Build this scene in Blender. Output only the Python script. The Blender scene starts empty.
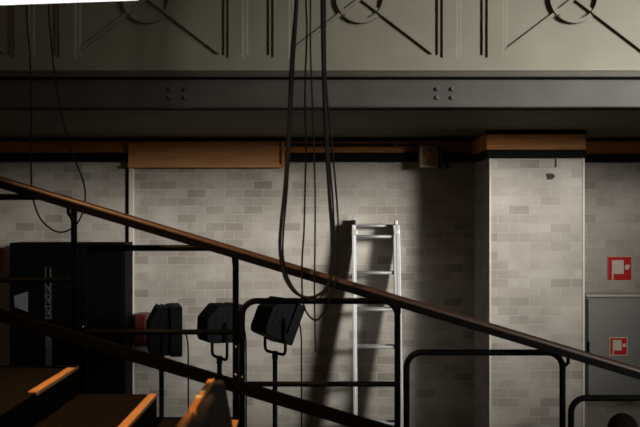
import bpy, bmesh, math, random
from mathutils import Vector, Matrix
random.seed(4)
S = bpy.context.scene
COL = S.collection
R = math.radians
EYE = 2.6            # camera height above the hall floor
F = 50.0 / 36.0 * 640.0

def at(px, py, Y):
    """point at distance Y that was measured at (px, py) on the photo"""
    return Vector(((px - 320) / F * Y, Y, EYE - (py - 213.5) / F * Y))

# ------------------------------------------------------------------ materials
def new_mat(name):
    m = bpy.data.materials.new(name); m.use_nodes = True
    nt = m.node_tree
    return m, nt, nt.nodes['Principled BSDF']

def mat(name, c, rough=.5, metal=0., var=.15, scale=8., bump=0., spec=.5, stretch=None, coat=0.):
    m, nt, b = new_mat(name)
    b.inputs['Roughness'].default_value = rough
    b.inputs['Metallic'].default_value = metal
    b.inputs['Specular IOR Level'].default_value = spec
    b.inputs['Coat Weight'].default_value = coat
    tc = nt.nodes.new('ShaderNodeTexCoord'); mp = nt.nodes.new('ShaderNodeMapping')
    if stretch: mp.inputs['Scale'].default_value = stretch
    nz = nt.nodes.new('ShaderNodeTexNoise'); nz.inputs['Scale'].default_value = scale
    nz.inputs['Detail'].default_value = 6
    rp = nt.nodes.new('ShaderNodeValToRGB')
    rp.color_ramp.elements[0].position = .3; rp.color_ramp.elements[1].position = .7
    rp.color_ramp.elements[0].color = (*[x * (1 - var) for x in c], 1)
    rp.color_ramp.elements[1].color = (*[min(1, x * (1 + var)) for x in c], 1)
    L = nt.links.new
    L(tc.outputs['Object'], mp.inputs['Vector']); L(mp.outputs['Vector'], nz.inputs['Vector'])
    L(nz.outputs['Fac'], rp.inputs['Fac']); L(rp.outputs['Color'], b.inputs['Base Color'])
    if bump:
        bp = nt.nodes.new('ShaderNodeBump'); bp.inputs['Strength'].default_value = bump
        bp.inputs['Distance'].default_value = .004
        L(nz.outputs['Fac'], bp.inputs['Height']); L(bp.outputs['Normal'], b.inputs['Normal'])
    return m

def emit(name, c, s):
    m, nt, b = new_mat(name)
    b.inputs['Base Color'].default_value = (.8, .8, .8, 1)
    b.inputs['Emission Color'].default_value = (*c, 1)
    b.inputs['Emission Strength'].default_value = s
    return m

def brick_mat(name, axis, tint=(1, 1, 1), bw=.152, rh=.0665):
    """glazed brick, laid along x (axis 'x') or y on faces turned sideways"""
    m, nt, b = new_mat(name); L = nt.links.new
    tc = nt.nodes.new('ShaderNodeTexCoord'); sp = nt.nodes.new('ShaderNodeSeparateXYZ')
    cb = nt.nodes.new('ShaderNodeCombineXYZ')
    L(tc.outputs['Object'], sp.inputs[0])
    L(sp.outputs['X' if axis == 'x' else 'Y'], cb.inputs['X']); L(sp.outputs['Z'], cb.inputs['Y'])
    br = nt.nodes.new('ShaderNodeTexBrick')
    br.offset = .5; br.squash = 1
    br.inputs['Scale'].default_value = 1.
    br.inputs['Brick Width'].default_value = bw; br.inputs['Row Height'].default_value = rh
    br.inputs['Mortar Size'].default_value = .0032; br.inputs['Mortar Smooth'].default_value = .3
    br.inputs['Color1'].default_value = (0, 0, 0, 1); br.inputs['Color2'].default_value = (1, 1, 1, 1)
    br.inputs['Mortar'].default_value = (.5, .5, .5, 1); br.inputs['Bias'].default_value = 0
    L(cb.outputs[0], br.inputs['Vector'])
    rp = nt.nodes.new('ShaderNodeValToRGB'); e = rp.color_ramp.elements
    e[0].position = 0; e[0].color = (.255, .235, .205, 1)
    e[1].position = .10; e[1].color = (.325, .30, .27, 1)
    for p, c in ((.3, (.35, .325, .29, 1)), (.6, (.39, .365, .33, 1)), (.85, (.395, .37, .335, 1)), (1., (.415, .39, .355, 1))):
        n = e.new(p); n.color = c
    L(br.outputs['Color'], rp.inputs['Fac'])
    nz = nt.nodes.new('ShaderNodeTexNoise'); nz.inputs['Scale'].default_value = 3.2; nz.inputs['Detail'].default_value = 7
    L(tc.outputs['Object'], nz.inputs['Vector'])
    r2 = nt.nodes.new('ShaderNodeValToRGB')
    r2.color_ramp.elements[0].position = .3; r2.color_ramp.elements[0].color = (.70, .67, .64, 1)
    r2.color_ramp.elements[1].position = .65; r2.color_ramp.elements[1].color = (1.08, 1.07, 1.06, 1)
    L(nz.outputs['Fac'], r2.inputs['Fac'])
    mx = nt.nodes.new('ShaderNodeMix'); mx.data_type = 'RGBA'; mx.blend_type = 'MULTIPLY'; mx.inputs[0].default_value = 1
    L(rp.outputs['Color'], mx.inputs[6]); L(r2.outputs['Color'], mx.inputs[7])
    mm = nt.nodes.new('ShaderNodeMix'); mm.data_type = 'RGBA'
    L(br.outputs['Fac'], mm.inputs[0]); L(mx.outputs[2], mm.inputs[6]); mm.inputs[7].default_value = (.40, .375, .34, 1)
    tn = nt.nodes.new('ShaderNodeMix'); tn.data_type = 'RGBA'; tn.blend_type = 'MULTIPLY'; tn.inputs[0].default_value = 1
    L(mm.outputs[2], tn.inputs[6]); tn.inputs[7].default_value = (*tint, 1)
    L(tn.outputs[2], b.inputs['Base Color'])
    b.inputs['Roughness'].default_value = .42
    iv = nt.nodes.new('ShaderNodeMath'); iv.operation = 'SUBTRACT'; iv.inputs[0].default_value = 1
    L(br.outputs['Fac'], iv.inputs[1])
    bp = nt.nodes.new('ShaderNodeBump'); bp.inputs['Strength'].default_value = .5; bp.inputs['Distance'].default_value = .003
    L(iv.outputs[0], bp.inputs['Height']); L(bp.outputs['Normal'], b.inputs['Normal'])
    return m

M = dict(
    brick=brick_mat('glazed_brick', 'x'),
    brick_side=brick_mat('glazed_brick_side', 'y'),
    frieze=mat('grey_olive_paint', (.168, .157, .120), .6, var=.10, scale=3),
    girder=mat('dark_steel_paint', (.042, .037, .032), .6, var=.25, scale=4, bump=.1),
    ledge=mat('brown_grey_paint', (.042, .034, .025), .6),
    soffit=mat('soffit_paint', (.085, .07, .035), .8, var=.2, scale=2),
    brown=mat('brown_stained_wood', (.44, .17, .032), .6, var=.3, scale=5, stretch=(1, 6, 14)),
    lintel=mat('pale_brown_wood', (.50, .235, .09), .6, var=.15, scale=4, stretch=(1, 6, 14)),
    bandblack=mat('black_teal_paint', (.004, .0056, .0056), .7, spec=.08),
    cream=mat('cream_paint', (.52, .48, .42), .5, var=.06),
    black=mat('black_paint', (.0022, .0022, .0025), .6, var=.2, spec=.06),
    blacksteel=mat('black_steel_tube', (.0028, .0028, .0028), .55, var=.2, spec=.07),
    railwood=mat('dark_handrail_wood', (.046, .024, .015), .45, var=.3, scale=9, stretch=(2, 8, 8)),
    rubber=mat('black_rubber', (.007, .007, .007), .6, var=.2, spec=.2),
    barblack=mat('matt_black_paint', (.0028, .0028, .0028), .85, var=.2, spec=.02),
    alu=mat('aluminium', (.50, .50, .51), .45, metal=.55, var=.08),
    rung=mat('dull_aluminium', (.34, .34, .34), .55, metal=.35, var=.08),
    steel=mat('bare_steel', (.55, .55, .55), .3, metal=1.),
    lampbody=mat('black_lantern_enamel', (.0035, .0038, .0048), .6, var=.2, spec=.08),
    glass=mat('lantern_lens', (.03, .03, .035), .1),
    red=mat('red_sign', (.50, .008, .010), .6, var=.05, spec=.2),
    redbox=mat('red_paint', (.09, .008, .007), .45, var=.1),
    white=mat('sign_white', (.60, .53, .43), .5, var=.05),
    grey=mat('grey_metal_sheet', (.20, .20, .19), .5, var=.06, scale=3),
    greylight=mat('pale_edge_metal', (.42, .41, .38), .5, var=.05),
    carpet=mat('black_brown_carpet', (.007, .0055, .004), .95, var=.35, spec=.05, scale=60, bump=.4),
    oak=mat('orange_oak', (.55, .27, .10), .45, var=.18, scale=10, stretch=(10, 1, 10)),
    ply=mat('orange_varnished_ply', (.58, .24, .06), .5, var=.2, scale=10, stretch=(10, 1, 10), spec=.2),
    brass=mat('brass', (.90, .70, .40), .35),
    fabric=mat('dark_upholstery', (.016, .013, .011), .95, var=.25, scale=120, bump=.4),
    concrete=mat('concrete_floor', (.16, .155, .145), .8, var=.2, scale=3),
    plaster=mat('dark_ceiling', (.10, .095, .09), .9),
    beige=mat('beige_casing', (.30, .25, .17), .5),
    paper=mat('grey_label', (.13, .14, .17), .6, var=.1, scale=30),
    dullsteel=mat('dull_grey_steel', (.07, .07, .07), .5, metal=.3, var=.3, scale=30),
    stain=mat('dark_chip', (.03, .028, .026), .8),
    hair=mat('dark_brown_hair', (.010, .006, .0045), .9, spec=.1, var=.4, scale=40),
    skin=mat('skin', (.45, .27, .19), .5, var=.05),
    cloth=mat('dark_cloth', (.03, .022, .02), .9, var=.2, scale=40),
    lamp=emit('white_diffuser', (1, .99, .97), 2.2),
)

# ------------------------------------------------------------------ mesh helper
class MB:
    def __init__(s): s.v = []; s.f = []; s.sm = []
    def add(s, vs, fs, smooth=False):
        n = len(s.v); s.v += [tuple(v) for v in vs]
        s.f += [tuple(i + n for i in f) for f in fs]; s.sm += [smooth] * len(fs)
    def box(s, x0, x1, y0, y1, z0, z1, mtx=None):
        vs = [Vector((x, y, z)) for z in (z0, z1) for y in (y0, y1) for x in (x0, x1)]
        if mtx: vs = [mtx @ v for v in vs]
        s.add(vs, [(0, 2, 3, 1), (4, 5, 7, 6), (0, 1, 5, 4), (2, 6, 7, 3), (0, 4, 6, 2), (1, 3, 7, 5)]); return s
    def tube(s, pts, r, seg=10, closed=False):
        pts = [Vector(p) for p in pts]; n = len(pts)
        rs = r if isinstance(r, (list, tuple)) else [r] * n
        rings = []; N = None
        for i, p in enumerate(pts):
            a = pts[i - 1] if (i > 0 or closed) else p
            b = pts[(i + 1) % n] if (i < n - 1 or closed) else p
            t = (b - a).normalized()
            if N is None:
                N = t.orthogonal().normalized()
            N = (N - t * N.dot(t)).normalized()
            B = t.cross(N)
            rings.append([p + (N * math.cos(2 * math.pi * k / seg) + B * math.sin(2 * math.pi * k / seg)) * rs[i] for k in range(seg)])
        vs = [v for g in rings for v in g]; fs = []
        m = n if closed else n - 1
        for i in range(m):
            j = (i + 1) % n
            for k in range(seg):
                l = (k + 1) % seg
                fs.append((i * seg + k, i * seg + l, j * seg + l, j * seg + k))
        s.add(vs, fs, True)
        if not closed:
            s.add(rings[0], [tuple(range(seg))[::-1]]); s.add(rings[-1], [tuple(range(seg))])
        return s
    def prism(s, poly, d0, d1, f):
        """polygon (u,v) extruded from d0 to d1; f(u,v,d) -> xyz"""
        n = len(poly)
        vs = [f(u, v, d0) for u, v in poly] + [f(u, v, d1) for u, v in poly]
        fs = [tuple(range(n))[::-1], tuple(range(n, 2 * n))] + [(i, (i + 1) % n, n + (i + 1) % n, n + i) for i in range(n)]
        s.add(vs, fs); return s
    def cyl(s, a, b, r, seg=14): return s.tube([a, b], r, seg)
    def ball(s, c, r, sc=(1, 1, 1), seg=16, rings=10):
        c = Vector(c); vs = []; fs = []
        for i in range(rings + 1):
            th = math.pi * i / rings
            for k in range(seg):
                ph = 2 * math.pi * k / seg
                vs.append(c + Vector((r * sc[0] * math.sin(th) * math.cos(ph), r * sc[1] * math.sin(th) * math.sin(ph), r * sc[2] * math.cos(th))))
        for i in range(rings):
            for k in range(seg):
                l = (k + 1) % seg
                fs.append((i * seg + k, (i + 1) * seg + k, (i + 1) * seg + l, i * seg + l))
        s.add(vs, fs, True); return s
    def build(s, name, m, parent=None, bevel=0.):
        me = bpy.data.meshes.new(name); me.from_pydata(s.v, [], s.f); me.materials.append(m)
        bm = bmesh.new(); bm.from_mesh(me)
        bmesh.ops.remove_doubles(bm, verts=bm.verts, dist=1e-6)
        bmesh.ops.recalc_face_normals(bm, faces=bm.faces)
        bm.to_mesh(me); bm.free()
        if len(me.polygons) == len(s.sm):
            me.polygons.foreach_set('use_smooth', s.sm)
        o = bpy.data.objects.new(name, me); COL.objects.link(o)
        if parent: o.parent = parent
        if bevel:
            bv = o.modifiers.new('bevel', 'BEVEL'); bv.width = bevel; bv.segments = 2; bv.limit_method = 'ANGLE'; bv.angle_limit = R(40)
        return o

def box(name, m, x0, x1, y0, y1, z0, z1, parent=None, bevel=0.): return MB().box(x0, x1, y0, y1, z0, z1).build(name, m, parent, bevel)
def spline(ps, n=8):
    ps = [Vector(p) for p in ps]; out = []
    for i in range(len(ps) - 1):
        p0 = ps[max(i - 1, 0)]; p1 = ps[i]; p2 = ps[i + 1]; p3 = ps[min(i + 2, len(ps) - 1)]
        for k in range(n):
            t = k / n
            out.append(.5 * ((2 * p1) + (p2 - p0) * t + (2 * p0 - 5 * p1 + 4 * p2 - p3) * t * t + (3 * p1 - p0 - 3 * p2 + p3) * t ** 3))
    out.append(ps[-1]); return out
def tag(o, label=None, cat=None, group=None, kind=None):
    if label: o['label'] = label
    if cat: o['category'] = cat
    if group: o['group'] = group
    if kind: o['kind'] = kind
    return o
def thing(name, label, cat, loc=(0, 0, 0), rz=0., group=None):
    o = bpy.data.objects.new(name, None); COL.objects.link(o)
    o.location = loc; o.rotation_euler = (0, 0, rz); o.empty_display_size = .1
    return tag(o, label, cat, group)
def struct(o, label=None): return tag(o, label, None, None, 'structure')
def copy_tree(o, parent=None):
    c = o.copy(); COL.objects.link(c)
    if parent: c.parent = parent
    for ch in list(o.children): copy_tree(ch, c)
    return c

# ------------------------------------------------------------------ setting
YW = 7.1
struct(box('floor', M['concrete'], -6.5, 6.5, -3, YW, -.1, 0))
struct(box('wall_back', M['brick'], -6.5, 6.5, YW, YW + .2, 0, 6.6))
struct(box('ceiling', M['plaster'], -6.5, 6.5, -3, YW + .2, 6.6, 6.7))
SOF = EYE + .599
# pillar : front and sides carry the same glazed brick
PY = 6.45; PX0, PX1 = 1.233, 1.916
p = MB().box(PX0, PX1, PY, YW, 0, SOF).build('wall_pillar', M['brick'])
p.data.materials.append(M['brick_side'])
for f in p.data.polygons:
    if abs(f.normal.x) > .7: f.material_index = 1
struct(p)
box('corner_bead', M['cream'], PX1 - .012, PX1 + .004, PY - .004, PY + .02, 0, EYE + .40, p)
box('corner_bead', M['cream'], PX0 - .004, PX0 + .010, PY - .004, PY + .02, 0, EYE + .40, p)
# dark chips in the brickwork of the pillar
c0 = at(550, 176.5, PY)
poly = [(c0.x + .030 * math.cos(a) * (1 + .25 * math.sin(3 * a + 1)), c0.z + .028 * math.sin(a) * (1 + .2 * math.cos(2 * a))) for a in [k * math.pi / 8 for k in range(16)]]
tag(MB().prism(poly, PY - .003, PY + .004, lambda u, v, d: Vector((u, d, v))).build('chip', M['stain'], p), 'dark chipped hole in the brick')
c1 = at(555.5, 163, PY)
MB().box(c1.x - .005, c1.x + .007, PY - .003, PY + .004, c1.z - .03, c1.z + .03).build('chip', M['stain'], p)

# wall trim under the soffit: brown board over a black band, wrapped round the pillar
def trims(x0, x1, y, za, zb, zc, dy=.03):
    o = struct(box('trim_%d' % trims.n, M['brown'], x0, x1, y - dy, y, zb, za, bevel=.004)); trims.n += 1
    box('black_band', M['bandblack'], x0, x1, y - dy - .02, y, zc, zb, o, .004)
    box('top_bead', M['bandblack'], x0, x1, y - dy - .03, y, za, SOF - .001, o, .003)
    return o
trims.n = 1
Z = lambda py, Y: EYE - (py - 213.5) / F * Y
trims(-6.5, PX0, YW, Z(141.5, YW), Z(153, YW), Z(162, YW))
trims(PX1, 6.5, YW, Z(141.5, YW), Z(154, YW), Z(162.5, YW))
t = trims(PX0 - .03, PX1 + .004, PY, Z(134.5, PY), Z(150, PY), Z(158, PY))
for sx in (PX0,):     # returns along the pillar flanks
    a, b = (sx - .03, sx) if sx == PX0 else (sx, sx + .03)
    box('return_board', M['brown'], a, b, PY, YW - .05, Z(150, PY), Z(134.5, PY), t)
    box('return_band', M['bandblack'], a, b, PY, YW - .05, Z(158, PY), Z(150, PY), t)
# boarded lintel with its jamb
lx0, lx1 = (128 - 320) / F * 7.02, (283 - 320) / F * 7.02
lt = struct(box('trim_4', M['lintel'], lx0, lx1, 7.02, YW - .051, Z(166, 7.02), Z(141.5, 7.02), bevel=.004))
box('end_board', M['brown'], lx1 - .012, lx1 + .012, 7.0, YW - .051, Z(167, 7.02), Z(141, 7.02), lt, .002)
box('lower_lip', M['lintel'], lx0, lx1, 7.0, YW, Z(167.5, 7.02), Z(164.5, 7.02), lt, .003)
jb = struct(box('trim_5', M['cream'], at(129.5, 0, YW).x, at(134.5, 0, YW).x, YW - .035, YW, 0, Z(167, YW), bevel=.004))
box('black_strip', M['bandblack'], at(126.5, 0, YW).x, at(129, 0, YW).x, YW - .012, YW, 0, Z(167, YW), jb)  # narrow black strip along the left of the jamb

# balcony: parapet with panelled frieze, ledge, girder, soffit
YG = 5.0
sc = lambda px: (px - 320) / F * YG
zz = lambda py: EYE - (py - 213.5) / F * YG
ZTOP = zz(-95)
bal = struct(box('trim_6', M['frieze'], -6.4, 6.4, YG + .035, YG + .16, zz(77), ZTOP))
PER = 214.5
frame = MB(); step = MB()
ks = range(-4, 5)
outs = []; ins = []
for k in ks:
    o = k * PER
    outs += [(288.5 + o, 443 + o), (456.5 + o, 488 + o)]
    ins += [(292.5 + o, 438.5 + o), (460.5 + o, 483.5 + o)]
def layer(mb, ops, bot, top, y0, y1):
    x = -6.4
    for a, b in ops:
        a, b = sc(a), sc(b)
        if b < -6.3 or a > 6.3: continue
        mb.box(x, a, y0, y1, bot, top); x = b
    mb.box(x, 6.4, y0, y1, bot, top)
layer(step, ins, zz(54.5), zz(-61), YG + .020, YG + .035)
step.box(-6.4, 6.4, YG + .020, YG + .035, zz(72), zz(54.5)); step.box(-6.4, 6.4, YG + .020, YG + .035, zz(-61), ZTOP)
layer(frame, outs, zz(57.5), zz(-64), YG + .006, YG + .020)
frame.box(-6.4, 6.4, YG + .006, YG + .020, zz(72), zz(57.5)); frame.box(-6.4, 6.4, YG + .006, YG + .020, zz(-64), ZTOP)
step.build('inner_moulding', M['frieze'], bal); frame.build('panel_frame', M['frieze'], bal)
wedge = MB()  # wedges added on left edges only, angled to catch light as bright lines
for ops, y0, y1, bot in ((outs, YG + .006, YG + .020, zz(57.5)), (ins, YG + .020, YG + .035, zz(54.5))):
    for a_, b_ in ops:
        x = sc(a_)
        if -6.2 < x < 6.2:
            wedge.prism([(x, y0), (x + .010, y1), (x, y1)], bot, zz(-61), lambda u, v, d: Vector((u, v, d)))
wedge.build('lit_edge_wedge', M['frieze'], bal)
for k in (-2, -1, 0, 1, 2):
    cx = sc(361.5 + k * PER); cz = zz(-3); r = 23.5 / F * YG
    g = MB(); ring = [(cx + r * math.cos(a), YG + .028, cz + r * math.sin(a)) for a in [2 * math.pi * i / 40 for i in range(40)]]
    def arcbar(a0, a1):
        n = 10; w = .012
        for i in range(n):
            aa = a0 + (a1 - a0) * i / n; ab = a0 + (a1 - a0) * (i + 1) / n
            q = [(cx + (r + e) * math.cos(a), cz + (r + e) * math.sin(a)) for a, e in ((aa, -w), (aa, w), (ab, w), (ab, -w))]
            g.prism(q, YG + .006, YG + .036, lambda u, v, d: Vector((u, d, v)))
    for q in range(4):
        arcbar(q * math.pi / 2 - R(42), q * math.pi / 2 + R(42))
    g.build('ring', M['frieze'], bal)
    for sx in (-1, 1):
        for sz in (-1, 1):
            x1 = cx + sx * 72 / F * YG; z1 = cz + sz * 55 / F * YG
            d = Vector((x1 - cx, 0, z1 - cz)); nrm = Vector((-d.z, 0, d.x)).normalized() * .0085
            a = Vector((cx, 0, cz)); b = Vector((x1, 0, z1))
            MB().prism([((a + nrm).x, (a + nrm).z), ((b + nrm).x, (b + nrm).z), ((b - nrm).x, (b - nrm).z), ((a - nrm).x, (a - nrm).z)], YG + .015, YG + .036,
                       lambda u, v, d: Vector((u, d, v))).build('diagonal_rib', M['frieze'], bal)
box('ledge', M['ledge'], -6.4, 6.4, YG - .045, YG + .16, zz(78.3), zz(71.5), bal, .006)
gr = struct(box('trim_7', M['girder'], -6.4, 6.4, YG, YG + .04, zz(107.5), zz(79.5), bevel=.003))
box('bottom_flange', M['girder'], -6.4, 6.4, YG - .006, YG + .14, SOF, zz(106), gr, .002)
box('painted_shade_line', M['bandblack'], -6.4, 6.4, YG - .002, YG + .1, zz(79.6), zz(78.35), gr)  # strip painted black in place of the shade under the ledge
for bx in (171, 186, 437.5, 452.5):
    for by in (89, 97.5):
        q = at(bx, by, YG)
        MB().cyl((q.x, YG - .014, q.z), (q.x, YG, q.z), .0115, 6).build('bolt', M['dullsteel'], gr)
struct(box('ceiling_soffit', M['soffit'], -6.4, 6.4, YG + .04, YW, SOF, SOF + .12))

# raked seating tiers: x edges step down to the right
PITCH, RISE = .8125, .2632
E0, T0 = -1.225, EYE - .774
def edge(k): return E0 + PITCH * k          # right-hand edge of tier k
def top(k): return T0 - RISE * k
PYF = 4.53
for k in range(-3, 6):
    o = struct(box('floor_tier_%d' % (k + 4), M['carpet'], edge(k - 1), edge(k), -2.5, PYF, 0, top(k)))
    y0 = 3.84 if k == 0 else 3.25
    tag(box('nosing', M['oak'], edge(k) - .036, edge(k) + .006, y0, 4.49, top(k) - .012, top(k) + .006, o, .002), 'orange wooden nosing board')
    hx = edge(k) + PITCH * .5; ht = top(k) - RISE * .5
    s = struct(box('floor_step_%d' % (k + 4), M['carpet'], edge(k) + .007, hx, 3.25, 4.455, top(k + 1), ht))
    tag(box('nosing', M['oak'], hx - .036, hx + .006, 3.25, 4.45, ht - .012, ht + .006, s, .003), 'orange wooden nosing board')

# ------------------------------------------------------------------ hoop railings
YH = 4.48
hz = lambda py: EYE - (py - 213.5) / F * YH
hx = lambda px: (px - 320) / F * YH
def hoop(name, label, x0, x1, zt, zm, zb):
    t = thing(name, label, 'railing', ((x0 + x1) / 2, YH, zb), 0, 'stepped hoop railings along the aisle')
    w = (x1 - x0) / 2; h = zt - zb; r = .075
    pts = [(-w, 0, 0), (-w, 0, h - r)]
    pts += [(-w + r - r * math.cos(a), 0, h - r + r * math.sin(a)) for a in [R(i * 11.25) for i in range(1, 8)]]
    pts += [(-w + r, 0, h), (w - r, 0, h)]
    pts += [(w - r + r * math.sin(a), 0, h - r + r * math.cos(a)) for a in [R(i * 11.25) for i in range(1, 8)]]
    pts += [(w, 0, h - r), (w, 0, 0)]
    MB().tube(pts, .0158, 12).build('hoop_tube', M['blacksteel'], t)
    MB().cyl((-w, 0, zm - zb), (w, 0, zm - zb), .0135, 12).build('middle_bar', M['blacksteel'], t)
    for s in (-1, 1):
        MB().box(s * w - .0175, s * w + .0175, -.035, .035, 0, .008).build('base_plate', M['blacksteel'], t, .002)
    return t
H = [
    (hx(-88), hx(74), 197, 280, 0, 'black hoop railing at the far left, highest of the stepped row'),
    (hx(83), hx(235.7), 248, 332, 1, 'black hoop railing behind the handrail, in front of the two left lanterns'),
    (hx(242), hx(397.5), 301, 384, 2, 'black hoop railing in front of the tilted lantern and the ladder'),
    (hx(406.5), hx(562.5), 352.5, 437, 3, 'black hoop railing in front of the brick pillar'),
    (hx(571), hx(732), 398, 482, 4, 'black hoop railing below the grey wall cabinet, lowest of the stepped row'),
]
for x0, x1, yt, ym, k, lab in H:
    hoop('hoop_railing', lab, x0, x1, hz(yt), hz(ym), top(k))

# sloping handrail and lower rail
YR = 4.38
ra = at(0, 181.5, YR); rb = at(640, 373, YR); sl = (rb.z - ra.z) / (rb.x - ra.x)
xa, xb = -2.75, 2.85
def slope_bar(mb, dz, prof, y=YR):
    """profile (y,z) swept along the slope"""
    vs = []
    for x in (xa, xb):
        z = ra.z + (x - ra.x) * sl + dz
        vs += [Vector((x, y + u, z + v)) for u, v in prof]
    n = len(prof)
    mb.add(vs, [tuple(range(n))[::-1], tuple(range(n, 2 * n))] + [(i, (i + 1) % n, n + (i + 1) % n, n + i) for i in range(n)], False)
    return mb
hr = thing('handrail', 'long sloping dark wooden handrail descending from left to right across the picture', 'handrail')
prof = [(.027 * math.cos(a), .006 + .021 * math.sin(a)) for a in [R(-8 + 196 * i / 14) for i in range(15)]]
w = slope_bar(MB(), 0, prof).build('wooden_grip', M['railwood'], hr)
tag(slope_bar(MB(), 0, [(-.024, -.032), (.024, -.032), (.024, .003), (-.024, .003)]).build('steel_channel', M['blacksteel'], hr, .003), 'black steel channel under the wood')
lr = thing('lower_rail', 'thick black sloping bar running parallel below the wooden handrail', 'rail')
z_low = at(213, 379, YR).z - (ra.z + (at(213, 0, YR).x - ra.x) * sl)
slope_bar(MB(), z_low, [(-.015, -.033), (.015, -.033), (.015, .033), (-.015, .033)]).build('flat_bar', M['barblack'], lr, .006)
for x in (hx(74), hx(235.7), hx(397.5), hx(562.5)):
    z = ra.z + (x - ra.x) * sl
    MB().tube([(x, YH, z - .085), (x, YH - .03, z - .085), (x, YR, z - .055), (x, YR, z - .025)], .009, 8).build('bracket', M['blacksteel'], hr)
for px, bolts in ((83, (327,)), (235.7, (347, 375)), (242, (377,)), (406.5, ())):
    x = hx(px); z = ra.z + (x - ra.x) * sl + z_low
    MB().box(x - .012, x + .012, YR + .012, YH - .012, z - .02, z + .02).build('bracket', M['blacksteel'], lr, .002)
    for by in bolts:
        q = at(px, by, YH - .016)
        MB().ball((q.x, YH - .0155, q.z), .0065, (1, .6, 1), 8, 6).build('screw_head', M['steel'], lr)

# ------------------------------------------------------------------ ladder
LY0, LY1, LZ = 6.44, 6.955, 2.535
ang = math.atan2(LY1 - LY0, LZ); LL = LZ / math.cos(ang)
lad = thing('ladder', 'aluminium extension ladder leaning against the brick wall', 'ladder', (.43, LY0, 0)); lad.rotation_euler = (-ang, 0, 0)
for s, xw in ((-1, .025), (1, .044)):
    x = s * .163
    tag(MB().box(x - xw / 2, x + xw / 2, -.03, .03, .01, LL - .03).box(min(x, x + s * xw * .5 + s * .006), max(x, x + s * xw * .5 + s * .006), -.034, -.0301, .01, LL - .03).build('rail', M['alu'], lad, .002), None)
    MB().box(x - .010, x + .014, .036, .165, .25, LL + (.04 if s < 0 else .0)).build('rear_rail', M['alu'], lad, .002)
    MB().box(x - .020, x + .022, -.038, .10, LL - .11, LL - .07).build('guide_bracket', M['alu'], lad, .004)
    MB().box(x - .018, x + .018, -.035, .035, 0, .05).build('rubber_foot', M['rubber'], lad, .006)
    MB().box(x - .012, x + .012, -.032, .032, LL - .03, LL + .01).build('end_cap', M['rubber'] if s < 0 else M['alu'], lad, .006)
z = LL - .118
while z > .12:
    MB().cyl((-.155, 0, z), (.155, 0, z), .0125, 12).build('rung', M['rung'], lad); z -= .284
MB().cyl((-.155, .064, LL - .02), (.155, .064, LL - .02), .011, 10).build('rear_rung', M['rung'], lad)
z = LL - .118 + .014
while z > .3:
    MB().cyl((-.155, .064, z), (.155, .064, z), .011, 10).build('rear_rung', M['rung'], lad); z -= .284

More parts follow.
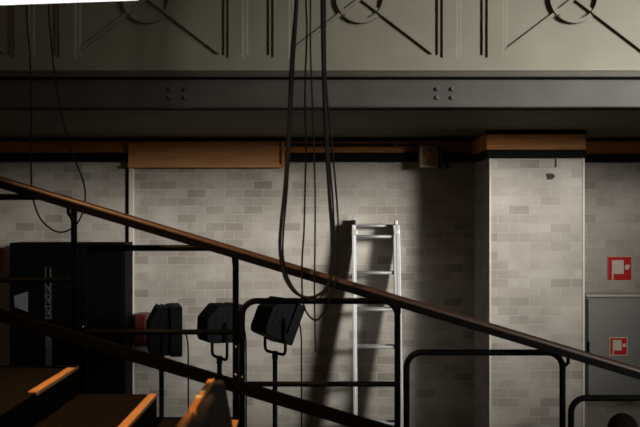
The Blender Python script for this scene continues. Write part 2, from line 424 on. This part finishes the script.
# ------------------------------------------------------------------ stage lanterns on stands
def lantern(label, x, y, zpiv, yaw, pitch, sx=1., K=.86, zb=0.):
    t = thing('stage_lantern', label, 'stage light', (x, y, zb), yaw, 'stage lanterns on stands')
    hp = zpiv - zb
    Rm = Matrix.Translation((0, 0, hp)) @ Matrix.Rotation(-pitch, 4, 'Y')     # lens points along local +x
    prof = [(-.125, -.135), (-.14, -.10), (-.14, .045), (-.055, .145), (.085, .145), (.105, .12), (.105, -.12), (.085, -.145), (-.09, -.145)]
    prof = [(u * sx * K, v * K) for u, v in prof]
    MB().prism(prof, -.105 * K, .105 * K, lambda u, v, d: Rm @ Vector((u, d, v))).build('body', M['lampbody'], t, .006)
    fx = .105 * sx * K; Rm0 = Rm; Rm = Rm @ Matrix.Scale(K, 4); fx /= K
    fr = MB()
    for q in ((-.13, .13, .125, .15), (-.13, .13, -.15, -.125), (-.13, -.105, -.125, .125), (.105, .13, -.125, .125)):
        fr.box(fx - .02, fx + .05, q[0], q[1], q[2], q[3], Rm)
    fr.build('gel_frame', M['lampbody'], t, .003)
    MB().tube([Rm @ Vector((fx - .004, 0, 0)), Rm @ Vector((fx + .012, 0, 0))], [.10 * K, .10 * K], 24).build('lens', M['glass'], t)
    v = MB()
    for k in range(4):
        v.box(-.045 * sx + k * .03, -.03 * sx + k * .03, -.108, .108, .1465, .150, Rm)
    v.build('top_vents', M['lampbody'], t)
    v = MB()
    for k in range(3):
        v.box(-.075 + k * .05, -.06 + k * .05, -.110, -.104, -.07, .07, Rm)
    v.build('side_fin', M['lampbody'], t)
    yk = MB(); a = .125; d = .235; r = .03
    pts = [(0, -a, hp), (0, -a, hp - d + r), (0, -a + r * .3, hp - d + r * .3), (0, -a + r, hp - d), (0, a - r, hp - d), (0, a - r * .3, hp - d + r * .3), (0, a, hp - d + r), (0, a, hp)]
    yk.tube(pts, .0105, 8).build('yoke', M['blacksteel'], t)
    for s in (-1, 1):
        MB().cyl((0, s * .088, hp), (0, s * .135, hp), .012, 10).build('pivot', M['blacksteel'], t)
    k = MB().cyl((0, a + .004, hp - .02), (0, a + .05, hp - .02), .008, 8).ball((0, a + .055, hp - .02), .017, (1, 1, 1), 10, 8).build('locking_knob', M['dullsteel'], t)
    st = MB().cyl((0, 0, .35), (0, 0, hp - d), .0165, 12).build('stand_pole', M['blacksteel'], t)
    MB().cyl((0, 0, .03), (0, 0, hp * .55), .021, 12).build('lower_pole', M['blacksteel'], t)
    MB().cyl((0, 0, hp - d - .04), (0, 0, hp - d + .012), .02, 10).build('spigot', M['blacksteel'], t)
    MB().tube([(0, 0, 0), (0, 0, .018), (0, 0, .03), (0, 0, .032)], [.175, .175, .165, .03], 28).build('round_base', M['blacksteel'], t)
    MB().cyl((0, 0, hp * .55 - .02), (0, 0, hp * .55 + .03), .027, 12).build('height_clamp', M['blacksteel'], t)
    un = Matrix.Rotation(-yaw, 3, 'Z')
    cb = spline([un @ Vector(v) for v in ((.06, .02, hp - .0), (.14, .02, hp - .01), (.172, .02, hp - .08), (.178, .02, hp - .3), (.176, .02, .7), (.16, .02, .03), (.10, .02, .012))], 8)
    MB().tube(cb, .0055, 6).build('power_cable', M['rubber'], t)
    return t
YL = 6.0
q = at(275, 318, YL); lantern('black stage lantern on a stand, tilted nose-down, nearest the ladder', q.x, YL, q.z, R(36), R(-24), .80, .93)
q = at(219.5, 323, YL); lantern('black stage lantern on a stand, level, between the two other lanterns', q.x, YL, q.z, R(30), R(-2), 1.05)
q = at(161.5, 329, YL); lantern('black stage lantern on a stand beside the tall black cabinet, leftmost of the three', q.x, YL, q.z - .005, R(14), R(0), .62, 1.10)

# ------------------------------------------------------------------ tall black cabinet at the left
YC = 6.72
cx0, cx1 = at(8.5, 0, YC).x, at(132.5, 0, 7.0).x; cz = at(0, 243, YC).z
cab = thing('tall_cabinet', 'tall black double-door cabinet standing against the wall at the left', 'cabinet', ((cx0 + cx1) / 2, YC, 0))
hw = (cx1 - cx0) / 2
MB().box(-hw, hw, .025, .29, 0, cz).build('body', M['black'], cab, .004)
gap = at(71, 0, YC).x - (cx0 + cx1) / 2
for a, b, s in ((-hw + .012, gap - .003, 1), (gap + .003, hw - .012, -1)):
    d = MB().box(a, b, 0, .024, .08, cz - .03).build('door', M['black'], cab, .004)
    hxp = b - .06 if s > 0 else a + .06
    MB().tube([(hxp, 0, 1.35), (hxp, -.035, 1.36), (hxp, -.035, 1.5), (hxp, 0, 1.51)], .008, 8).build('handle', M['black'], d)
lb = [at(*p_, YC) for p_ in ((14, 296), (28, 291.5), (28, 312), (15, 307))]
ox = (cx0 + cx1) / 2
tag(MB().prism([(v.x - ox, v.z) for v in lb], -.004, .002, lambda u, v, d: Vector((u, d, v))).build('label_sheet', M['paper'], cab), 'small grey skewed label sheet')
# steel lattice bar with its lower sleeve
m0 = MB(); a = at(45.5, 283, YC); b = at(51.5, 318, YC)
x0, x1, z1, z0 = a.x - ox, b.x - ox, a.z, b.z
m0.box(x0, x0 + .006, -.016, 0, z0, z1 + .12); m0.box(x1 - .009, x1, -.016, 0, z0, z1 + .12)
n = 3
for i in range(n):
    u0 = z0 + (z1 - z0) * i / n; u1 = z0 + (z1 - z0) * (i + 1) / n
    m0.tube([(x0, -.009, u0), (x1, -.009, u1)], .006, 6); m0.tube([(x1, -.009, u0), (x0, -.009, u1)], .006, 6)
    m0.box(x0, x1, -.012, 0, u0 - .007, u0 + .007)
tag(m0.build('lattice_bar', M['dullsteel'], cab), 'grey steel lattice bar')
a = at(46, 331, YC); b = at(52, 368, YC)
tag(MB().box(a.x - ox, b.x - ox, -.014, 0, b.z, a.z).build('sleeve', M['dullsteel'], cab, .003), 'grey steel strip')

# ------------------------------------------------------------------ wall-mounted things on the right
def fire_sign(name, label, x0, x1, z0, z1, y, border):
    t = thing(name, label, 'sign', ((x0 + x1) / 2, y, (z0 + z1) / 2), 0, 'red fire equipment signs')
    w = (x1 - x0) / 2; h = (z1 - z0) / 2; e = .11 * w if border else .035 * w
    tag(MB().box(-w, w, -.004, 0, -h, h).build('white_border', M['white'], t), 'pale border')
    MB().box(-w + e, w - e, -.0062, -.003, -h + e, h - e).build('red_plate', M['red'], t)
    p_ = MB()
    X = lambda u: -w + u * 2 * w
    Zz = lambda v: h - v * 2 * h
    p_.box(X(.22), X(.66), -.0080, -.005, Zz(.72), Zz(.15))
    p_.box(X(.17), X(.23), -.0080, -.005, Zz(.95), Zz(.15))
    tag(p_.build('hose_reel_symbol', M['white'], t), 'pale pictogram')
    fl = [(.70, .47), (.72, .37), (.80, .33), (.86, .36), (.92, .33), (.90, .45), (.88, .52), (.80, .55), (.73, .53)]
    MB().prism([(X(u), Zz(v)) for u, v in fl], -.0080, -.005, lambda u, v, d: Vector((u, d, v))).build('flame_symbol', M['white'], t)
    return t
a = at(607.5, 256.5, YW); b = at(631.5, 280.5, YW)
fire_sign('fire_sign', 'red square fire hose sign on the brick wall above the grey cabinet', a.x, b.x, b.z, a.z, YW - .001, False)
YB = 6.96
a = at(586.5, 297, YB); b = at(690, 399, YB)
hc = thing('hose_cabinet', 'grey metal wall cabinet right of the brick pillar', 'cabinet', (a.x, YB, b.z))
W = b.x - a.x; Hh = a.z - b.z; BK = YW - YB - .001
MB().box(0, W, .02, BK, 0, Hh).build('body', M['grey'], hc, .004)
d = MB().box(.015, W - .01, 0, .019, .012, Hh - .015).build('door', M['grey'], hc, .003)
MB().cyl((.012, -.006, Hh - .48), (.012, -.006, Hh - .35), .011, 8).build('hinge', M['black'], d)
tag(MB().box(-.005, W + .005, -.01, BK, Hh + .001, Hh + .022).build('top_edge', M['greylight'], hc, .004), 'pale top edge')
a = at(609.3, 337, YB); b = at(627.5, 355.5, YB)
fire_sign('fire_sign', 'smaller red fire hose sign with pale border on the grey cabinet door', a.x, b.x, b.z, a.z, YB - .0005, True)
a = at(-22, 247, YW); b = at(3.2, 272, YW)
fire_sign('fire_sign', 'red fire sign cut off by the left picture edge, beside the tall black cabinet', a.x, b.x, b.z, a.z, YW - .001, False)
# red box half hidden behind the left lantern
a = at(133.5, 315, 6.9); b = at(146, 347, 6.9)
rx = thing('red_wall_box', 'small red box on the wall between the black cabinet and the left lantern', 'box', (a.x, YW, b.z))
MB().box(0, b.x - a.x, -.17, 0, 0, a.z - b.z).build('body', M['redbox'], rx, .006)
MB().box(.01, b.x - a.x - .01, -.185, -.171, .02, a.z - b.z - .02).build('door', M['redbox'], rx, .004)
# junction box on the trim
YJ = 6.93
a = at(420, 146, YJ); b = at(438, 167.5, YJ)
jn = thing('junction_box', 'small beige box fixed to the wall trim left of the pillar', 'box', (a.x, YW, b.z))
w_ = b.x - a.x; h_ = a.z - b.z
MB().box(0, w_, YJ - YW + .012, -.0505, 0, h_).build('body', M['beige'], jn, .006)
fr = MB()
for q in ((0, w_, 0, .018), (0, w_, h_ - .018, h_), (0, .018, .018, h_ - .018), (w_ - .018, w_, .018, h_ - .018)):
    fr.box(q[0], q[1], YJ - YW, YJ - YW + .012, q[2], q[3])
fr.build('front_frame', M['beige'], jn, .003)
tag(MB().ball((w_ * .48, YJ - YW + .010, h_ * .62), .042, (1, .35, 1)).build('round_cover', M['brown'], jn), 'dark round cover')
MB().box(w_ + .02, w_ + .04, YJ - YW, -.0505, -.005, h_ + .004).box(w_ + .075, w_ + .09, YJ - YW + .03, -.0505, -.005, h_).build('side_bracket', M['dullsteel'], jn, .003)
MB().box(w_, w_ + .09, -.062, -.0505, h_ * .4, h_ * .6).build('back_strap', M['black'], jn)

# thin conduit along the top of the wall, in sections between saddles
cd = thing('conduit', 'thin dark conduit along the top of the back wall left of the pillar', 'pipe', (0, 0, 0))
zc = Z(139.5, 7.0)
MB().cyl((-.42, 7.03, zc - .04), (.75, 7.03, zc - .04), .011, 8).build('pipe', M['rubber'], cd)
for x in (-.2, .2, .6):
    MB().box(x - .012, x + .012, 7.018, 7.072, zc - .055, zc - .025).build('saddle', M['dullsteel'], cd, .002)

# ------------------------------------------------------------------ hanging cables (draped over the balcony parapet)
def cable(name, label, pts, r, Y=4.66, ends=(True, False), cat='cable', wob=0.):
    P = [at(px, py, Y + (dy if len(rest) == 0 else rest[0])) for (px, py, *rest) in pts for dy in (0,)]
    up = []
    if ends[0]:
        p0 = P[0]; up = [Vector((p0.x, YG + .30, ZTOP + r)), Vector((p0.x, YG + .06, ZTOP + r + .002)), Vector((p0.x, YG - .03, ZTOP - .01)), Vector((p0.x, Y + .14, ZTOP - .3))]
    dn = []
    if ends[1]:
        p1 = P[-1]; dn = [Vector((p1.x, Y + .14, ZTOP - .3)), Vector((p1.x, YG - .03, ZTOP - .01)), Vector((p1.x, YG + .06, ZTOP + r + .002)), Vector((p1.x, YG + .30, ZTOP + r))]
    o = MB().tube(spline(up + P + dn, 8), r, 8).build(name, M['rubber'])
    return tag(o, label, cat, 'cables hanging in front of the balcony')
cable('hanging_cable', 'thick black cable loop hanging outermost, from the balcony to below the handrail',
      [(296, 0), (291.5, 60), (288.5, 130), (285, 185), (281, 225), (280, 250), (284, 274), (292, 289), (304, 297), (316, 296), (327, 287), (332, 268), (332, 235), (329, 190), (326, 140), (323.5, 80), (322, 0)], .0085, 4.22, (True, True))
cable('hanging_cable', 'black cable hanging just inside the thick cable loop at its left strand',
      [(297.5, 0), (294, 60), (290.5, 130), (287, 190), (283.5, 230), (283, 255), (287, 275), (295, 290), (308, 300), (321, 297), (330, 280), (334, 250), (333, 205), (328.5, 150), (325, 90), (323.5, 0)], .0050, 4.25, (True, True))
cable('hanging_cable', 'thin black cable loop hanging lowest, reaching under the hoop railing bar',
      [(306, 0), (306.8, 30), (305, 95), (306, 145), (305, 190), (304, 230), (302, 262), (302.5, 298), (307, 313), (315, 320), (322, 315), (330, 300), (337, 272), (338.5, 235), (336, 190), (331, 135), (326, 80), (325, 0)], .0048, 4.28, (True, True))
cable('hanging_cable', 'thin black cable hanging straight down the middle of the cable bundle',
      [(310.5, 0), (310.5, 50), (313, 120), (315, 190), (315, 240), (314.5, 290), (315, 330), (315.5, 352)], .0042, 4.24, (True, False))
cable('hanging_cable', 'thin black cable loop hanging by itself at the left in front of the balcony',
      [(27, 0), (30, 60), (31.5, 120), (31, 165), (32.5, 195), (40, 218), (55, 231), (69, 230), (80, 219), (85, 200), (83.5, 182), (75, 160), (64, 125), (56, 85), (51, 40), (49, 0)], .0045, 4.64, (True, True))

# ------------------------------------------------------------------ auditorium seats
def seat(label, yc):
    t = thing('auditorium_seat', label, 'seat', (-.378, yc, top(2)), 0, 'upholstered auditorium seats')
    hgt = EYE - .587 - top(2); hw = .262; rec = R(10)
    def outline(h0, h1, w_, r=.05):
        pts = [(-w_, h0), (w_, h0), (w_, h1 - r)]
        pts += [(w_ - r + r * math.cos(a), h1 - r + r * math.sin(a)) for a in [R(i * 15) for i in range(1, 6)]]
        pts += [(w_ - r, h1), (-w_ + r, h1)]
        pts += [(-w_ + r - r * math.sin(a), h1 - r + r * math.cos(a)) for a in [R(i * 15) for i in range(1, 6)]]
        return pts + [(-w_, h1 - r)]
    def rc(u, v, d):            # u across, v up the back, d forward of the shell
        v2 = v - hgt
        return Vector((-v2 * math.sin(rec) + d * math.cos(rec), u, hgt + v2 * math.cos(rec) + d * math.sin(rec)))
    rc2 = lambda u, v, d: Vector((-(v - hgt) * math.sin(rec) * 1.0 + d * math.cos(rec), u, hgt + (v - hgt) * math.cos(rec) + d * math.sin(rec)))
    tag(MB().prism(outline(.22, hgt, hw, .035), -.022, .002, rc2).build('back_shell', M['ply'], t, .003), 'orange varnished plywood shell')
    for u in (-.09, -.01):
        MB().ball(rc2(u, hgt, -.010), .013, (1, 1.3, .6), 12, 8).build('brass_stud', M['brass'], t)
    tag(MB().prism(outline(.40, hgt - .006, hw - .004, .05), .003, .034, rc2).build('backrest_pad', M['fabric'], t, .012), 'dark fabric pad')
    MB().box(.215, .285, -hw + .03, hw - .03, .20, .50).build('tipped_seat', M['fabric'], t, .02)
    for s in (-1, 1):
        MB().box(.10, .22, s * (hw - .055) - .015, s * (hw - .055) + .015, .28, .42).build('hinge_arm', M['blacksteel'], t, .004)
    for s in (-1, 1):
        MB().box(.06, .12, s * (hw - .055) - .02, s * (hw - .055) + .02, 0, .44).build('leg', M['blacksteel'], t, .004)
    return t
seat('dark upholstered seat with bright orange plywood back, nearest the railing', 3.2 - .265)
seat('dark upholstered seat with orange plywood back at the bottom picture edge, second from the railing', 3.2 - .265 - .531)

# ------------------------------------------------------------------ seated person whose hair shows at the lower right
px_, py_ = at(623, 0, 5.8).x, 5.8
ch = thing('chair', 'dark chair on the floor behind the lowest hoop railing', 'chair', (px_ - .05, py_, 0))
MB().box(-.2, .22, -.21, .21, .42, .45).build('seat', M['black'], ch, .01)
MB().box(-.24, -.215, -.2, .2, .62, .86).build('backrest', M['black'], ch, .008)
for sx in (-1, 1):
    for sy in (-1, 1):
        MB().tube([(sx * .19 - (.02 if sx < 0 else 0), sy * .19, 0), (sx * .19 - (.02 if sx < 0 else 0), sy * .19, .43 if sx > 0 else .80)], .012, 8).build('leg', M['blacksteel'], ch)
pe = thing('person', 'seated person behind the lowest hoop railing with only dark hair showing at the lower right', 'person', (px_, py_, 0))
HT = at(0, 413, 5.8).z
def skin_body():
    top_ = HT
    J = [(0, 0, .53, .13), (.0, 0, .70, .125), (.0, 0, top_ - .40, .14), (0, 0, top_ - .30, .07), (.01, 0, top_ - .24, .055), (.02, 0, top_ - .13, .082), (.02, 0, top_ - .07, .075)]
    E = [(0, 1), (1, 2), (2, 3), (3, 4), (4, 5), (5, 6)]
    for s in (-1, 1):
        b = len(J)
        J += [(0, s * .17, top_ - .36, .06), (.03, s * .22, top_ - .62, .045), (.25, s * .13, .60, .034), (.32, s * .10, .575, .03)]
        E += [(2, b), (b, b + 1), (b + 1, b + 2), (b + 2, b + 3)]
        for i, (dx, dy, l) in enumerate(((.085, .02, 1), (.095, .005, 1), (.09, -.012, 1), (.075, -.027, 1))):
            c = len(J); J += [(.32 + dx * .55, s * (.10 + dy), .575, .0095), (.32 + dx, s * (.10 + dy), .562, .0085)]
            E += [(b + 3, c), (c, c + 1)]
        c = len(J); J += [(.345, s * .065, .575, .011), (.375, s * .05, .565, .009)]; E += [(b + 3, c), (c, c + 1)]
        d = len(J)
        J += [(.05, s * .10, .53, .09), (.42, s * .12, .53, .065), (.44, s * .12, .10, .042), (.46, s * .12, .045, .04), (.60, s * .13, .03, .03)]
        E += [(0, d), (d, d + 1), (d + 1, d + 2), (d + 2, d + 3), (d + 3, d + 4)]
    me = bpy.data.meshes.new('body'); me.from_pydata([j[:3] for j in J], E, [])
    o = bpy.data.objects.new('body', me); COL.objects.link(o); o.parent = pe
    sk = o.modifiers.new('skin', 'SKIN'); sk.use_smooth_shade = True
    for i, j in enumerate(J): me.skin_vertices[0].data[i].radius = (j[3], j[3])
    me.skin_vertices[0].data[0].use_root = True
    o.modifiers.new('sub', 'SUBSURF').levels = 1; o.modifiers['sub'].render_levels = 1
    me.materials.append(M['skin'])
    return o
body = skin_body()
h = MB().ball((-.002, 0, HT - .096), .094, (1.02, .92, 1.0), 20, 14)
h.ball((-.045, 0, HT - .19), .075, (.8, 1.05, 1.2), 16, 10)
h.build('hair', M['hair'], pe)
MB().tube([(0, 0, .50), (0, 0, .62), (0, 0, .78), (0, 0, HT - .42), (0, 0, HT - .33), (0, 0, HT - .275)], [.15, .155, .16, .165, .12, .07], 18).build('jumper', M['cloth'], pe)
for s in (-1, 1): MB().ball((.095, s * .03, HT - .115), .011, (1, 1.2, .7), 8, 6).build('eye', M['black'], pe)
for s in (-1, 1):
    MB().tube([(-.02, s * .09, .555), (.18, s * .115, .545), (.40, s * .12, .54), (.452, s * .12, .50), (.450, s * .12, .30), (.452, s * .12, .09)], [.10, .095, .078, .072, .058, .055], 14).build('trouser_leg', M['cloth'], pe)
    MB().tube([(0, s * .12, HT - .35), (.0, s * .185, HT - .40), (.03, s * .22, HT - .60), (.08, s * .205, HT - .655), (.22, s * .145, .615)], [.07, .07, .058, .055, .045], 12).build('sleeve', M['cloth'], pe)
MB().prism([(.085, HT - .165), (.118, HT - .155), (.098, HT - .115), (.085, HT - .115)], -.011, .011, lambda u, v, d: Vector((u, d, v))).build('nose', M['skin'], pe, .004)

# ------------------------------------------------------------------ bright white hanging luminaire at the top left corner
a = at(-60, 7.0, 3.0); b = at(139, 0, 2.93)
lm = thing('hanging_light', 'bright white hanging light cut off by the top left picture corner', 'lamp', ((a.x + b.x) / 2, (a.y + b.y) / 2, (a.z + b.z) / 2), math.atan2(b.y - a.y, b.x - a.x))
lm.rotation_euler = (0, -math.atan2(b.z - a.z, (b - a).xy.length), lm.rotation_euler.z)
ln = (b - a).length / 2
tag(MB().box(-ln, ln, -.12, 0, 0, .05).build('diffuser', M['lamp'], lm, .003), 'glowing white diffuser')
MB().box(-ln, ln, -.11, -.01, .051, .09).build('housing', M['cream'], lm, .004)
for s in (-.8, .8):
    MB().cyl((s * ln, -.06, .09), (s * ln, -.06, 6.6 - a.z), .003, 6).build('suspension_rod', M['dullsteel'], lm)

# ------------------------------------------------------------------ light
def area(name, loc, tgt, e, c, sx, sy=None):
    l = bpy.data.lights.new(name, 'AREA'); l.energy = e; l.color = c; l.shape = 'RECTANGLE'; l.size = sx; l.size_y = sy or sx
    o = bpy.data.objects.new(name, l); COL.objects.link(o); o.location = loc
    o.rotation_euler = (Vector(tgt) - Vector(loc)).to_track_quat('-Z', 'Y').to_euler(); return o
def spot(name, loc, tgt, e, c, deg, blend, r):
    l = bpy.data.lights.new(name, 'SPOT'); l.energy = e; l.color = c; l.spot_size = R(deg); l.spot_blend = blend; l.shadow_soft_size = r
    o = bpy.data.objects.new(name, l); COL.objects.link(o); o.location = loc
    o.rotation_euler = (Vector(tgt) - Vector(loc)).to_track_quat('-Z', 'Y').to_euler(); return o
spot('key_spot', (7.0, -.8, EYE + 1.7), (0.04, YW, EYE + .14), 7700, (1, .97, .905), 23.3, 1.0, 1.15)
area('high_window', (5.2, 1.0, EYE + 3.4), (.8, YG, EYE + .9), 45, (.92, 1, .95), 1.0, 1.0)
spot('warm_spot', (-1.5, 2.7, EYE + 3.0), (-.62, 3.75, EYE - .6), 760, (1, .54, .20), 42, .8, .06)
wd = bpy.data.worlds.new('hall_ambient'); S.world = wd; wd.use_nodes = True
wd.node_tree.nodes['Background'].inputs['Color'].default_value = (1, .70, .39, 1)
wd.node_tree.nodes['Background'].inputs['Strength'].default_value = .09

# ------------------------------------------------------------------ camera
cam = bpy.data.cameras.new('camera'); co = bpy.data.objects.new('camera', cam); COL.objects.link(co)
co.location = (0, 0, EYE); co.rotation_euler = (R(90), 0, 0)
cam.lens = 50; cam.sensor_width = 36; cam.clip_start = .05
cam.dof.use_dof = True; cam.dof.focus_distance = 6.3; cam.dof.aperture_fstop = 3.2
S.camera = co
S.view_settings.view_transform = 'Standard'; S.view_settings.look = 'None'
S.view_settings.exposure = 0; S.view_settings.gamma = 1; S.view_settings.use_curve_mapping = False
